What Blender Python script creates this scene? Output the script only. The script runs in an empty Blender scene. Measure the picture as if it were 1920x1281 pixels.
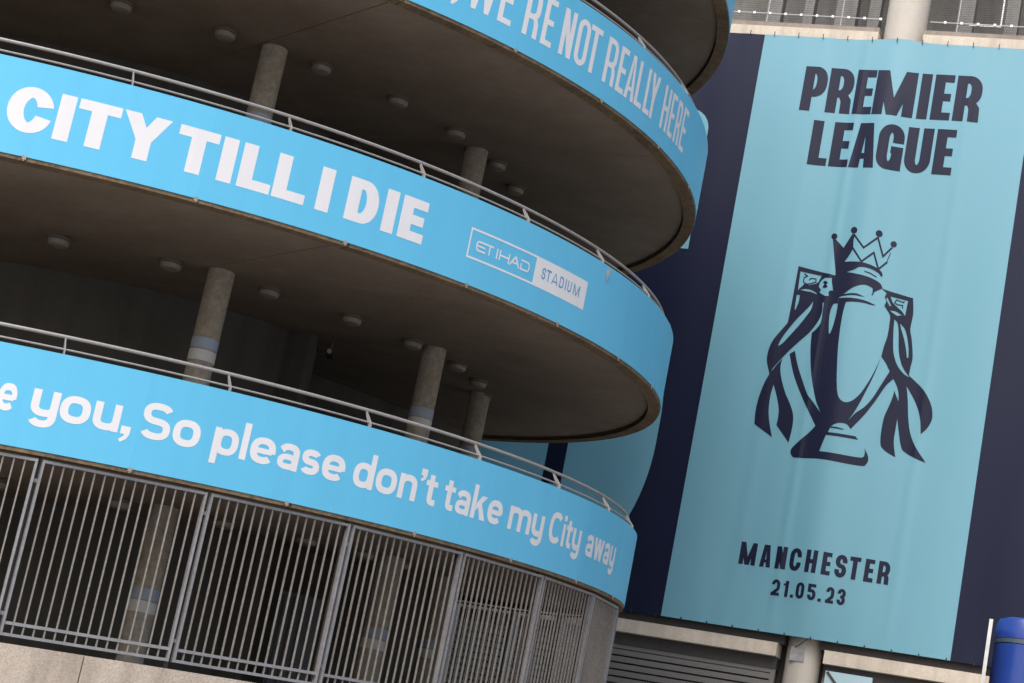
import bpy, bmesh, math, random
from mathutils import Vector, Matrix
from mathutils.geometry import delaunay_2d_cdt
random.seed(7)
PI = math.pi
SC = bpy.context.scene
COL = SC.collection

# ------------------------------------------------------------------ camera
EYE = 1.6
F_PX, PITCH, ROLL = 3995.4, 0.2393, 0.1999
cam_d = bpy.data.cameras.new('camera')
cam_d.sensor_width = 36.0
cam_d.lens = F_PX * 36.0 / 1920.0
cam_d.clip_start = 0.1
cam_d.clip_end = 3000.0
cam = bpy.data.objects.new('camera', cam_d)
COL.objects.link(cam)
Fv = Vector((0, math.cos(PITCH), math.sin(PITCH)))
R0 = Vector((1, 0, 0))
U0 = R0.cross(Fv)
Rv = R0 * math.cos(ROLL) + U0 * math.sin(ROLL)
Uv = U0 * math.cos(ROLL) - R0 * math.sin(ROLL)
cam.matrix_world = Matrix(((Rv.x, Uv.x, -Fv.x, 0), (Rv.y, Uv.y, -Fv.y, 0), (Rv.z, Uv.z, -Fv.z, EYE), (0, 0, 0, 1)))
SC.camera = cam

# ------------------------------------------------------------------ light: bright overcast day
SUN_EL, SUN_AZ = math.radians(48), math.radians(203)      # azimuth clockwise from +Y: behind the camera, a little left
world = bpy.data.worlds.new('World')
SC.world = world
world.use_nodes = True
wn = world.node_tree.nodes
sky = wn.new('ShaderNodeTexSky')
sky.sky_type = 'NISHITA'
sky.sun_disc = False
sky.sun_elevation = SUN_EL
sky.sun_rotation = SUN_AZ
sky.air_density = 1.0
sky.dust_density = 3.0
sky.ozone_density = 0.6
bg = wn['Background']
bg.inputs[1].default_value = 0.135
world.node_tree.links.new(sky.outputs[0], bg.inputs[0])
sun_d = bpy.data.lights.new('sun', 'SUN')
sun_d.energy = 1.3
sun_d.angle = math.radians(28)
sun_d.color = (1.0, 0.97, 0.93)
sun = bpy.data.objects.new('sun', sun_d)
COL.objects.link(sun)
sdir = Vector((math.sin(SUN_AZ) * math.cos(SUN_EL), math.cos(SUN_AZ) * math.cos(SUN_EL), math.sin(SUN_EL)))
sun.rotation_euler = (-sdir).to_track_quat('-Z', 'Y').to_euler()
sun.location = sdir * 60
SC.view_settings.view_transform = 'Standard'
SC.view_settings.look = 'None'
SC.view_settings.gamma = 1.0
SC.view_settings.use_curve_mapping = False
SC.view_settings.exposure = 0.63

# ------------------------------------------------------------------ materials
def mat(name, col, rough=0.6, metal=0.0, spec=0.5, noise=None, streak=None, bump=0.0, bscale=40.0, rnd=0.0):
    """noise: list of (scale, amount, tint colour) blotches of wear; streak: (amount, colour) vertical run-off stains."""
    m = bpy.data.materials.new(name)
    m.use_nodes = True
    nt = m.node_tree
    N, L = nt.nodes, nt.links
    b = N['Principled BSDF']
    b.inputs['Roughness'].default_value = rough
    b.inputs['Metallic'].default_value = metal
    b.inputs['Specular IOR Level'].default_value = spec
    geo = N.new('ShaderNodeNewGeometry')
    cur = None
    rgb = N.new('ShaderNodeRGB')
    rgb.outputs[0].default_value = (*col, 1)
    cur = rgb.outputs[0]
    for sc, amt, tint in (noise or []):
        t = N.new('ShaderNodeTexNoise')
        t.inputs['Scale'].default_value = sc
        t.inputs['Detail'].default_value = 8
        t.inputs['Roughness'].default_value = 0.65
        L.new(geo.outputs['Position'], t.inputs['Vector'])
        r = N.new('ShaderNodeMapRange')
        r.inputs[1].default_value = 0.40
        r.inputs[2].default_value = 0.68
        r.inputs[3].default_value = 0.0
        r.inputs[4].default_value = amt
        L.new(t.outputs['Fac'], r.inputs[0])
        mx = N.new('ShaderNodeMix')
        mx.data_type = 'RGBA'
        L.new(r.outputs[0], mx.inputs[0])
        L.new(cur, mx.inputs[6])
        mx.inputs[7].default_value = (*tint, 1)
        cur = mx.outputs[2]
    if streak:
        amt, tint, sx, sz = streak
        mp = N.new('ShaderNodeMapping')
        mp.inputs['Scale'].default_value = (sx, sx, sz)
        L.new(geo.outputs['Position'], mp.inputs['Vector'])
        t = N.new('ShaderNodeTexNoise')
        t.inputs['Scale'].default_value = 1.0
        t.inputs['Detail'].default_value = 6
        L.new(mp.outputs[0], t.inputs['Vector'])
        r = N.new('ShaderNodeMapRange')
        r.inputs[1].default_value = 0.45
        r.inputs[2].default_value = 0.72
        r.inputs[3].default_value = 0.0
        r.inputs[4].default_value = amt
        L.new(t.outputs['Fac'], r.inputs[0])
        mx = N.new('ShaderNodeMix')
        mx.data_type = 'RGBA'
        L.new(r.outputs[0], mx.inputs[0])
        L.new(cur, mx.inputs[6])
        mx.inputs[7].default_value = (*tint, 1)
        cur = mx.outputs[2]
    if rnd:
        oi = N.new('ShaderNodeObjectInfo')
        r = N.new('ShaderNodeMapRange')
        r.inputs[3].default_value = 1.0 - rnd
        r.inputs[4].default_value = 1.0 + rnd
        L.new(oi.outputs['Random'], r.inputs[0])
        hs = N.new('ShaderNodeHueSaturation')
        L.new(r.outputs[0], hs.inputs['Value'])
        L.new(cur, hs.inputs['Color'])
        cur = hs.outputs[0]
    L.new(cur, b.inputs['Base Color'])
    if bump:
        t = N.new('ShaderNodeTexNoise')
        t.inputs['Scale'].default_value = bscale
        t.inputs['Detail'].default_value = 6
        L.new(geo.outputs['Position'], t.inputs['Vector'])
        bp = N.new('ShaderNodeBump')
        bp.inputs['Strength'].default_value = bump
        bp.inputs['Distance'].default_value = 0.02
        L.new(t.outputs['Fac'], bp.inputs['Height'])
        L.new(bp.outputs[0], b.inputs['Normal'])
    return m

M = {}
M['vinyl_blue'] = mat('sky_blue_vinyl', (0.130, 0.53, 0.79), 0.42, spec=0.35, noise=[(0.5, 0.12, (0.17, 0.57, 0.81)), (7, 0.08, (0.10, 0.44, 0.69)), (55, 0.10, (0.09, 0.36, 0.56))], streak=(0.16, (0.095, 0.41, 0.64), 6.0, 0.45), bump=0.10, bscale=2.2, rnd=0.025)
M['vinyl_white'] = mat('white_vinyl', (0.80, 0.785, 0.79), 0.45, spec=0.35, noise=[(3, 0.14, (0.64, 0.64, 0.66)), (40, 0.12, (0.58, 0.57, 0.57))], streak=(0.15, (0.60, 0.60, 0.61), 6.0, 0.45))
M['vinyl_text_blue'] = mat('blue_print', (0.06, 0.30, 0.55), 0.45, spec=0.35)
M['soffit'] = mat('soffit_concrete', (0.29, 0.235, 0.182), 0.85, spec=0.2, noise=[(0.30, 0.75, (0.18, 0.132, 0.09)), (1.1, 0.55, (0.38, 0.325, 0.265)), (0.9, 0.5, (0.17, 0.13, 0.10)), (5, 0.35, (0.20, 0.165, 0.135)), (16, 0.3, (0.31, 0.27, 0.225)), (45, 0.35, (0.19, 0.16, 0.13))], bump=0.25, bscale=25)
M['edge'] = mat('stained_edge_concrete', (0.20, 0.135, 0.075), 0.9, spec=0.2, noise=[(1.2, 0.8, (0.06, 0.046, 0.032)), (4, 0.7, (0.30, 0.21, 0.125)), (14, 0.7, (0.05, 0.042, 0.032)), (40, 0.4, (0.30, 0.24, 0.17))], bump=0.5, bscale=30)
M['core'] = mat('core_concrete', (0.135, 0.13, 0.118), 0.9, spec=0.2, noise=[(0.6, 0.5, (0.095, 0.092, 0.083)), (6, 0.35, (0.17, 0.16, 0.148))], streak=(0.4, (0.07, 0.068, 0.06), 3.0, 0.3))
M['column'] = mat('column_concrete', (0.52, 0.47, 0.395), 0.85, spec=0.2, noise=[(1.2, 0.4, (0.36, 0.315, 0.255)), (7, 0.35, (0.24, 0.205, 0.165)), (11, 0.5, (0.20, 0.175, 0.145)), (30, 0.3, (0.16, 0.14, 0.12))], bump=0.15)
M['stripe_white'] = mat('white_painted_stripe', (0.72, 0.72, 0.71), 0.6, noise=[(5, 0.4, (0.5, 0.5, 0.49))])
M['stripe_blue'] = mat('pale_blue_painted_stripe', (0.40, 0.47, 0.60), 0.6, noise=[(5, 0.4, (0.32, 0.36, 0.44))])
M['parapet'] = mat('parapet_concrete', (0.30, 0.26, 0.21), 0.9, spec=0.2, noise=[(2, 0.5, (0.2, 0.17, 0.13))])
M['plinth'] = mat('plinth_concrete', (0.58, 0.50, 0.41), 0.9, spec=0.25, noise=[(1.5, 0.5, (0.43, 0.36, 0.29)), (9, 0.4, (0.64, 0.57, 0.48)), (45, 0.55, (0.24, 0.19, 0.15))], streak=(0.55, (0.24, 0.19, 0.15), 4.0, 0.5), bump=0.4, bscale=60)
M['rail'] = mat('galvanised_rail', (0.42, 0.41, 0.40), 0.45, metal=0.3, noise=[(2.5, 0.4, (0.36, 0.34, 0.32)), (25, 0.4, (0.25, 0.22, 0.19))])
M['fence'] = mat('galvanised_fence', (0.31, 0.285, 0.255), 0.5, metal=0.3, noise=[(1.7, 0.6, (0.22, 0.19, 0.155)), (14, 0.35, (0.40, 0.39, 0.385)), (30, 0.5, (0.16, 0.115, 0.08))])
M['fence_frame'] = mat('galvanised_frame', (0.33, 0.33, 0.34), 0.45, metal=0.35, noise=[(4, 0.45, (0.24, 0.225, 0.21)), (22, 0.4, (0.17, 0.14, 0.115))])
M['clip'] = mat('clip_metal', (0.40, 0.36, 0.31), 0.5, metal=0.3, noise=[(20, 0.5, (0.2, 0.15, 0.1))])
M['lamp'] = mat('lamp_diffuser', (0.30, 0.27, 0.225), 0.4, noise=[(9, 0.5, (0.20, 0.165, 0.12))])
M['lamp_base'] = mat('lamp_base', (0.15, 0.13, 0.11), 0.6)
M['teal'] = mat('pale_teal_banner', (0.170, 0.385, 0.468), 0.42, spec=0.32, noise=[(0.4, 0.10, (0.155, 0.36, 0.445)), (14, 0.08, (0.14, 0.33, 0.41))], streak=(0.10, (0.195, 0.42, 0.50), 7.0, 0.12), bump=0.12, bscale=160)
M['navy'] = mat('navy_banner', (0.009, 0.012, 0.034), 0.45, spec=0.20, noise=[(0.4, 0.12, (0.02, 0.02, 0.06))], bump=0.04, bscale=2)
M['navy_ink'] = mat('navy_ink', (0.011, 0.013, 0.036), 0.45, spec=0.22)
M['beam'] = mat('cream_concrete_beam', (0.74, 0.65, 0.53), 0.85, spec=0.25, noise=[(1.5, 0.45, (0.60, 0.51, 0.41)), (8, 0.35, (0.78, 0.70, 0.60)), (30, 0.35, (0.40, 0.34, 0.27)), (2.2, 0.5, (0.50, 0.43, 0.35))], streak=(0.45, (0.40, 0.33, 0.26), 5.0, 0.5), bump=0.2)
M['beam_stain'] = mat('weathered_beam_top', (0.30, 0.25, 0.205), 0.9, noise=[(3, 0.6, (0.16, 0.13, 0.11)), (12, 0.5, (0.45, 0.39, 0.33))], bump=0.3)
M['fac_column'] = mat('cream_column', (0.58, 0.53, 0.46), 0.8, spec=0.25, noise=[(1.5, 0.35, (0.46, 0.41, 0.35)), (14, 0.25, (0.66, 0.62, 0.56))], streak=(0.3, (0.42, 0.36, 0.30), 6.0, 0.4))
M['junction'] = mat('scuffed_grey_plate', (0.42, 0.41, 0.40), 0.5, metal=0.2, noise=[(12, 0.7, (0.20, 0.19, 0.20))])
M['louvre'] = mat('grey_louvre', (0.20, 0.188, 0.176), 0.55, metal=0.1, noise=[(5, 0.3, (0.17, 0.155, 0.14))])
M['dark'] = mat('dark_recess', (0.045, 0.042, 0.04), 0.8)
M['channel'] = mat('dark_steel_channel', (0.06, 0.055, 0.055), 0.6, metal=0.2, noise=[(6, 0.6, (0.10, 0.075, 0.06))])
M['grey_conc'] = mat('grey_shaded_concrete', (0.24, 0.23, 0.215), 0.85, noise=[(2, 0.5, (0.17, 0.165, 0.155)), (9, 0.4, (0.33, 0.32, 0.31))], streak=(0.5, (0.12, 0.115, 0.11), 4, 0.6))
M['wire'] = mat('steel_wire', (0.62, 0.62, 0.62), 0.4, metal=0.5)
M['net'] = mat('bird_net', (0.05, 0.05, 0.05), 0.8)
M['tie'] = mat('black_tie', (0.02, 0.02, 0.022), 0.6)
M['post_blue'] = mat('royal_blue_paint', (0.009, 0.042, 0.26), 0.33, spec=0.5, noise=[(9, 0.15, (0.02, 0.06, 0.28)), (60, 0.3, (0.03, 0.07, 0.22))], streak=(0.25, (0.03, 0.06, 0.2), 30, 2), bump=0.05, bscale=30)
M['post_ring'] = mat('dark_ring', (0.05, 0.075, 0.10), 0.4, noise=[(12, 0.4, (0.12, 0.14, 0.13))])
M['white_paint'] = mat('white_sign_edge', (0.66, 0.65, 0.63), 0.5, noise=[(9, 0.6, (0.36, 0.33, 0.29)), (40, 0.5, (0.5, 0.47, 0.43))])
M['sign_face'] = mat('weathered_sign_face', (0.42, 0.36, 0.29), 0.6, noise=[(25, 0.5, (0.2, 0.17, 0.14))])
M['poster'] = mat('pale_poster', (0.42, 0.58, 0.64), 0.4, noise=[(4, 0.3, (0.5, 0.64, 0.70))])
M['door'] = mat('blue_grey_door', (0.17, 0.18, 0.215), 0.5, noise=[(4, 0.35, (0.12, 0.125, 0.15))])
M['ground'] = mat('pavement', (0.34, 0.325, 0.30), 0.9, noise=[(0.2, 0.3, (0.27, 0.26, 0.25)), (4, 0.3, (0.38, 0.365, 0.345))], bump=0.3)

# ------------------------------------------------------------------ object helpers
def link(o, parent=None):
    COL.objects.link(o)
    if parent:
        o.parent = parent
    return o

def mesh(name, bm, m, smooth=False):
    me = bpy.data.meshes.new(name)
    bmesh.ops.recalc_face_normals(bm, faces=bm.faces)
    bm.to_mesh(me)
    bm.free()
    me.materials.append(m)
    if smooth:
        for p in me.polygons:
            p.use_smooth = True
        try:
            me.set_sharp_from_angle(angle=math.radians(35))
        except Exception:
            pass
    return me

def obj(name, data, parent=None, loc=(0, 0, 0), rz=0.0, label=None):
    o = bpy.data.objects.new(name, data)
    link(o, parent)
    o.location = loc
    o.rotation_euler = (0, 0, rz)
    if label:
        o['label'] = label
    return o

def tag(o, label, cat, group=None):
    o['label'] = label
    o['category'] = cat
    if group:
        o['group'] = group
    return o

def add_box(bm, x0, x1, y0, y1, z0, z1, f=None):
    """axis box; f maps a Vector before it is stored"""
    vs = []
    for x in (x0, x1):
        for y in (y0, y1):
            for z in (z0, z1):
                v = Vector((x, y, z))
                vs.append(bm.verts.new(f(v) if f else v))
    for q in ((0, 1, 3, 2), (4, 6, 7, 5), (0, 4, 5, 1), (2, 3, 7, 6), (0, 2, 6, 4), (1, 5, 7, 3)):
        bm.faces.new([vs[i] for i in q])

def add_rings(bm, rings, closed=False, cap=True):
    n = len(rings[0])
    vr = [[bm.verts.new(p) for p in r] for r in rings]
    k = len(vr)
    for i in range(k if closed else k - 1):
        a, b = vr[i], vr[(i + 1) % k]
        for j in range(n):
            bm.faces.new((a[j], a[(j + 1) % n], b[(j + 1) % n], b[j]))
    if cap and not closed:
        bm.faces.new(vr[0][::-1])
        bm.faces.new(vr[-1])

def add_tube(bm, pts, r, n=8):
    pts = [Vector(p) for p in pts]
    rings = []
    for i, p in enumerate(pts):
        d = (pts[min(i + 1, len(pts) - 1)] - pts[max(i - 1, 0)]).normalized()
        a = d.cross(Vector((0, 0, 1)))
        if a.length < 1e-3:
            a = Vector((1, 0, 0))
        a.normalize()
        b = a.cross(d)
        rings.append([p + a * (r * math.cos(2 * PI * j / n)) + b * (r * math.sin(2 * PI * j / n)) for j in range(n)])
    add_rings(bm, rings)

def add_lathe(bm, prof, n=24, cx=0, cy=0):
    rings = [[Vector((cx + r * math.cos(2 * PI * j / n), cy + r * math.sin(2 * PI * j / n), z)) for j in range(n)] for r, z in prof]
    add_rings(bm, rings)

# ------------------------------------------------------------------ lettering: strokes and polygons, united and triangulated
def arc(cx, cy, rx, ry, a0, a1, n=10):
    return [(cx + rx * math.cos(math.radians(a0 + (a1 - a0) * i / n)), cy + ry * math.sin(math.radians(a0 + (a1 - a0) * i / n))) for i in range(n + 1)]

def stroke(path, w=1.0, closed=False):
    """quads along a path, mitred"""
    n = len(path)
    L_, R_ = [], []
    for i in range(n):
        p = Vector(path[i])
        if closed:
            a, b = Vector(path[(i - 1) % n]), Vector(path[(i + 1) % n])
        else:
            a, b = Vector(path[max(i - 1, 0)]), Vector(path[min(i + 1, n - 1)])
        d1 = (p - a) if (p - a).length > 1e-9 else (b - p)
        d2 = (b - p) if (b - p).length > 1e-9 else (p - a)
        d1.normalize(); d2.normalize()
        n1, n2 = Vector((-d1.y, d1.x)), Vector((-d2.y, d2.x))
        m_ = n1 + n2
        if m_.length < 1e-6:
            m_ = n1.copy()
        m_.normalize()
        k = min(1.0 / max(m_.dot(n1), 0.35), 2.2)
        L_.append(p + m_ * (w / 2 * k)); R_.append(p - m_ * (w / 2 * k))
    out = []
    for i in range(n if closed else n - 1):
        j = (i + 1) % n
        out.append([tuple(L_[i]), tuple(L_[j]), tuple(R_[j]), tuple(R_[i])])
    return out

def rect(x0, y0, x1, y1):
    return [[(x0, y0), (x1, y0), (x1, y1), (x0, y1)]]

def caps(ch, W, H, rx=1.0, ry=1.2, bar=0.5, tw=1.05):
    """block capital in a W x H box, stroke 1; rx, ry = corner radii of the centre line"""
    rx = min(rx, (W - 1) / 2 - 1e-3); ry = min(ry, (H - 1) / 2 - 1e-3)
    x0, x1, y0, y1 = .5, W - .5, .5, H - .5
    c = W / 2
    def cut(yt, cy, r_=None):
        # angle at which an end of a corner arc (centre height cy) is cut level with yt
        return math.degrees(math.asin(max(-.95, min(.95, (yt - cy) / (r_ or ry)))))
    if ch == 'I': return rect(0, 0, W, H)
    if ch == 'L': return rect(0, 0, 1, H) + rect(0, 0, W, 1)
    if ch == 'T': return rect(0, H - 1, W, H) + rect(c - .5, 0, c + .5, H)
    if ch == 'E': return rect(0, 0, 1, H) + rect(0, 0, W, 1) + rect(0, H - 1, W, H) + rect(0, H / 2 - .5, W * .92, H / 2 + .5)
    if ch == 'H': return rect(0, 0, 1, H) + rect(W - 1, 0, W, H) + rect(0, H / 2 - .5, W, H / 2 + .5)
    if ch == 'N': return rect(0, 0, 1, H) + rect(W - 1, 0, W, H) + [[(0, H), (tw, H), (W, 0), (W - tw, 0)]]
    if ch == 'A':
        at = min(tw, W * .40)
        hw = max(.5, W * .27) if W < 3.2 else .5
        return [[(0, 0), (at, 0), (c + .10, H), (c - hw, H)], [(W, 0), (W - at, 0), (c - .10, H), (c + hw, H)], [(W * .2, H * .2), (W * .8, H * .2), (W * .72, H * .2 + .75), (W * .28, H * .2 + .75)]]
    if ch == 'M':
        return rect(0, 0, 1, H) + rect(W - 1, 0, W, H) + [[(0, H), (tw, H), (c + .5, 0), (c - .5, 0)], [(W, H), (W - tw, H), (c - .5, 0), (c + .5, 0)]]
    if ch == 'W':
        q = W * .27
        return [[(0, H), (tw, H), (q + .45, 0), (q - .45, 0)], [(c - .45, H), (c + .45, H), (q + .45, 0), (q - .45, 0)], [(c - .45, H), (c + .45, H), (W - q + .45, 0), (W - q - .45, 0)], [(W, H), (W - tw, H), (W - q - .45, 0), (W - q + .45, 0)]]
    if ch == 'Y':
        my = H * .42
        return rect(c - .5, 0, c + .5, my + .3) + [[(0, H), (tw * 1.05, H), (c + .5, my), (c - .5, my)], [(W, H), (W - tw * 1.05, H), (c - .5, my), (c + .5, my)]]
    if ch in 'O0':
        p = arc(x1 - rx, y1 - ry, rx, ry, 0, 90) + arc(x0 + rx, y1 - ry, rx, ry, 90, 180) + arc(x0 + rx, y0 + ry, rx, ry, 180, 270) + arc(x1 - rx, y0 + ry, rx, ry, 270, 360)
        return stroke(p, 1, True)
    if ch == 'C':
        e1 = H * .615
        a1 = max(0, cut(e1, y1 - ry))
        head = [(x1, e1)] if e1 < y1 - ry else []
        p = head + arc(x1 - rx, y1 - ry, rx, ry, a1, 90) + arc(x0 + rx, y1 - ry, rx, ry, 90, 180) + arc(x0 + rx, y0 + ry, rx, ry, 180, 270) + arc(x1 - rx, y0 + ry, rx, ry, 270, 360 - a1) + [(x, H - y) for x, y in head]
        return stroke(p)
    if ch == 'G':
        p = ([(x1, H * .60)] if H * .60 < y1 - ry else []) + arc(x1 - rx, y1 - ry, rx, ry, max(0, cut(H * .60, y1 - ry)), 90) + arc(x0 + rx, y1 - ry, rx, ry, 90, 180) + arc(x0 + rx, y0 + ry, rx, ry, 180, 270) + arc(x1 - rx, y0 + ry, rx, ry, 270, 360)
        return stroke(p) + rect(W - 1, 0, W, H * .52) + rect(c + .08, H * .52 - .9, W, H * .52)
    if ch == 'U':
        p = [(x0, H)] + arc(x0 + rx, y0 + ry, rx, ry, 180, 270) + arc(x1 - rx, y0 + ry, rx, ry, 270, 360) + [(x1, H)]
        return stroke(p)
    if ch == 'D':
        p = [(x0, y1)] + arc(x1 - rx, y1 - ry, rx, ry, 90, 0) + arc(x1 - rx, y0 + ry, rx, ry, 0, -90) + [(x0, y0)]
        return stroke(p) + rect(0, 0, 1, H)
    if ch in 'PR':
        yb = H * (.40 if ch == 'P' else .43)
        r2 = min(ry, (y1 - yb - .0) / 2 - 1e-3)
        p = [(x0, y1)] + arc(x1 - rx, y1 - r2, rx, r2, 90, 0) + arc(x1 - rx, yb + r2, rx, r2, 0, -90) + [(x0, yb)]
        out = stroke(p) + rect(0, 0, 1, H)
        if ch == 'R':
            out += [[(W - 1, 0), (W, 0), (W - .06, yb * .72), (W - .5, yb + .1), (W - 1.35, yb + .1), (W - 1.02, yb * .6)]]
        return out
    if ch == 'S':
        m_ = H / 2; r2 = min(ry, (m_ - .5) / 2 - 1e-3)
        t1 = min(H * .66, y1 - r2)
        p = [(x1, t1)] * (t1 < y1 - r2) + arc(x1 - rx, y1 - r2, rx, r2, 0, 90) + arc(x0 + rx, y1 - r2, rx, r2, 90, 180) + arc(x0 + rx, m_ + r2, rx, r2, 180, 270) + arc(x1 - rx, m_ - r2, rx, r2, 90, 0) + arc(x1 - rx, y0 + r2, rx, r2, 0, -90) + arc(x0 + rx, y0 + r2, rx, r2, -90, -180) + [(x0, H - t1)] * (t1 < y1 - r2)
        return stroke(p)
    if ch == '2':
        r2 = min(ry, (H / 2 - .5) / 2)
        p = [(x0, min(H * .68, y1 - r2 - .01))] + arc(x0 + rx, y1 - r2, rx, r2, 180, 90) + arc(x1 - rx, y1 - r2, rx, r2, 90, 0) + arc(x1 - rx, H * .52, rx, r2, 0, -50) + [(x0 + .1, .7)]
        return stroke(p) + rect(0, 0, W, 1)
    if ch == '3':
        m_ = H / 2; r2 = min(ry, (m_ - .5) / 2 - 1e-3)
        p1 = [(x0, min(H * .68, y1 - r2 - .01))] + arc(x0 + rx, y1 - r2, rx, r2, 180, 90) + arc(x1 - rx, y1 - r2, rx, r2, 90, 0) + arc(x1 - rx, m_ + r2, rx, r2, 0, -90) + [(c - .3, m_)]
        p2 = [(c - .3, m_)] + arc(x1 - rx, m_ - r2, rx, r2, 90, 0) + arc(x1 - rx, y0 + r2, rx, r2, 0, -90) + arc(x0 + rx, y0 + r2, rx, r2, -90, -180) + [(x0, max(H * .32, y0 + r2 + .01))]
        return stroke(p1) + stroke(p2)
    if ch == '5':
        yb = H * .58; r2 = min(ry, (yb - .5) / 2 - 1e-3)
        p = [(x0, yb)] + arc(x1 - rx, yb - r2, rx, r2, 90, 0) + arc(x1 - rx, y0 + r2, rx, r2, 0, -90) + arc(x0 + rx, y0 + r2, rx, r2, -90, -180) + [(x0, max(H * .32, y0 + r2 + .01))]
        return stroke(p) + rect(0, H - 1, W * .95, H) + rect(0, yb - .5, 1, H)
    if ch == '1': return rect(W - 1.1, 0, W - .1, H) + [[(0, H - 1.0), (0, H - 1.75), (W - .5, H - 1.3), (W - .5, H), (W - 1.0, H), (W - 1.1, H - .8)]]
    if ch == '.': return rect(0, 0, W, 1)
    if ch in ",'": return [[(0, 1), (W, 1), (W, 0), (W * .45, -.9), (W * .1, -.7), (W * .4, 0), (0, 0)]] if ch == ',' else [[(0, H), (W, H), (W, H - 1), (W * .45, H - 2), (W * .1, H - 1.8), (W * .4, H - 1), (0, H - 1)]]
    return []

XH, CAPH = 3.55, 4.95
stroke_ = stroke
def lower(ch):
    """rounded lower-case (and S, C) letter, stroke 1; returns polygons, advance width"""
    X = XH
    K = .92
    def arc(cx, cy, rx, ry, a0, a1, n=10, e=.80):
        # squarer than an ellipse, as in a grotesque
        out = []
        for i in range(n + 1):
            a = math.radians(a0 + (a1 - a0) * i / n)
            c, s = math.cos(a), math.sin(a)
            out.append((cx + rx * math.copysign(abs(c) ** e, c), cy + ry * math.copysign(abs(s) ** e, s)))
        return out
    def stroke(p, w=1.0, closed=False):
        return stroke_(p, w * K, closed)
    if ch == 'o': return stroke(arc(1.75, X / 2, 1.25, X / 2 - .45, 0, 360, 28)[:-1], 1, True), 3.5
    if ch == 'e':
        return stroke([(.7, X / 2 - .05), (2.95, X / 2 - .05)], .8) + stroke(arc(1.72, X / 2, 1.22, X / 2 - .45, -6, 318, 28)), 3.45
    if ch == 'c': return stroke(arc(1.7, X / 2, 1.2, X / 2 - .45, 40, 320, 24)), 3.2
    if ch == 'd': return stroke(arc(1.55, X / 2, 1.1, X / 2 - .45, 0, 360, 26)[:-1], .95, True) + rect(2.44, 0, 3.26, CAPH), 3.3
    if ch == 'p': return stroke(arc(1.75, X / 2, 1.1, X / 2 - .45, 0, 360, 26)[:-1], .95, True) + rect(.06, -1.3, .88, X), 3.3
    if ch == 'a':
        return stroke([(.45, 2.55)] + arc(1.5, 2.3, 1.0, .82, 160, 0, 14) + [(2.5, 0)], .95) + stroke(arc(1.45, 1.08, .98, .66, 0, 360, 22)[:-1], .85, True), 3.0
    if ch in 'nm':
        p = stroke(arc(1.62, X - 1.55, 1.1, 1.1, 165, 0, 14) + [(2.72, 0)], .98) + rect(.07, 0, .93, X)
        if ch == 'n': return p, 3.2
        return p + stroke(arc(3.85, X - 1.55, 1.1, 1.1, 165, 0, 14) + [(4.95, 0)], .98), 5.45
    if ch == 'u': return stroke([(.5, X)] + arc(1.6, 1.45, 1.1, 1.0, 180, 345, 14), .98) + rect(2.28, 0, 3.14, X), 3.2
    if ch == 'y':
        return stroke([(.5, X)] + arc(1.6, 1.65, 1.1, 1.05, 180, 330, 14), .98) + stroke([(2.65, X), (2.65, .6)] + arc(1.55, .3, 1.1, 1.1, 0, -150, 14), .98), 3.15
    if ch == 'l': return rect(.07, 0, .93, CAPH), 1.0
    if ch == 'i': return rect(.07, 0, .93, X) + rect(.07, X + .45, .93, X + 1.32), 1.0
    if ch == 't': return stroke([(.95, CAPH - .55)] + arc(1.55, 1.1, .6, .62, 180, 285, 8) + [(2.05, .5)], .95) + rect(0, X - .76, 2.1, X), 2.15
    if ch == 'k': return rect(.07, 0, .93, CAPH) + [[(1, 1.15), (1, 2.3), (2.0, X), (3.15, X), (1.75, 2.0)], [(1.35, 2.1), (2.1, 2.45), (3.3, 0), (2.15, 0)]], 3.3
    if ch == 's' or ch == 'S':
        h = X if ch == 's' else CAPH
        w = 2.75 if ch == 's' else 3.7
        r2 = (h / 2 - .5) / 2
        rx = (w - 1) / 2
        c = w / 2
        p = arc(c, h - .5 - r2, rx, r2, 22, 255, 16) + arc(c, .5 + r2, rx, r2, 75, -158, 16)
        return stroke(p, .96), w
    if ch == 'C': return stroke(arc(2.0, CAPH / 2, 1.5, CAPH / 2 - .48, 42, 318, 26)), 3.85
    if ch == 'w': return [[(0, X), (1.02, X), (1.72, 0), (.85, 0)], [(1.72, X), (2.62, X), (1.72, 0), (.85, 0)], [(1.72, X), (2.62, X), (3.5, 0), (2.62, 0)], [(4.34, X), (3.32, X), (2.62, 0), (3.5, 0)]], 4.34
    if ch == ',': return [[(0, 1.05), (1.1, 1.05), (1.1, .1), (.85, -.55), (.2, -1.1), (-.05, -.75), (.4, -.3), (.5, 0), (0, 0)]], 1.1
    if ch == '’': return [[(0, CAPH), (1.05, CAPH), (1.05, CAPH - .9), (.85, CAPH - 1.45), (.25, CAPH - 1.9), (0, CAPH - 1.6), (.4, CAPH - 1.2), (.45, CAPH - 1.0), (0, CAPH - 1.0)]], 1.1
    return [], 1.6

def inside(p, poly):
    x, y = p
    wn_ = 0
    xj, yj = poly[-1]
    for xi, yi in poly:
        if (yi > y) != (yj > y) and x < (xj - xi) * (y - yi) / (yj - yi) + xi:
            wn_ += 1 if yi > yj else -1
        xj, yj = xi, yi
    return wn_ != 0

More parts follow.
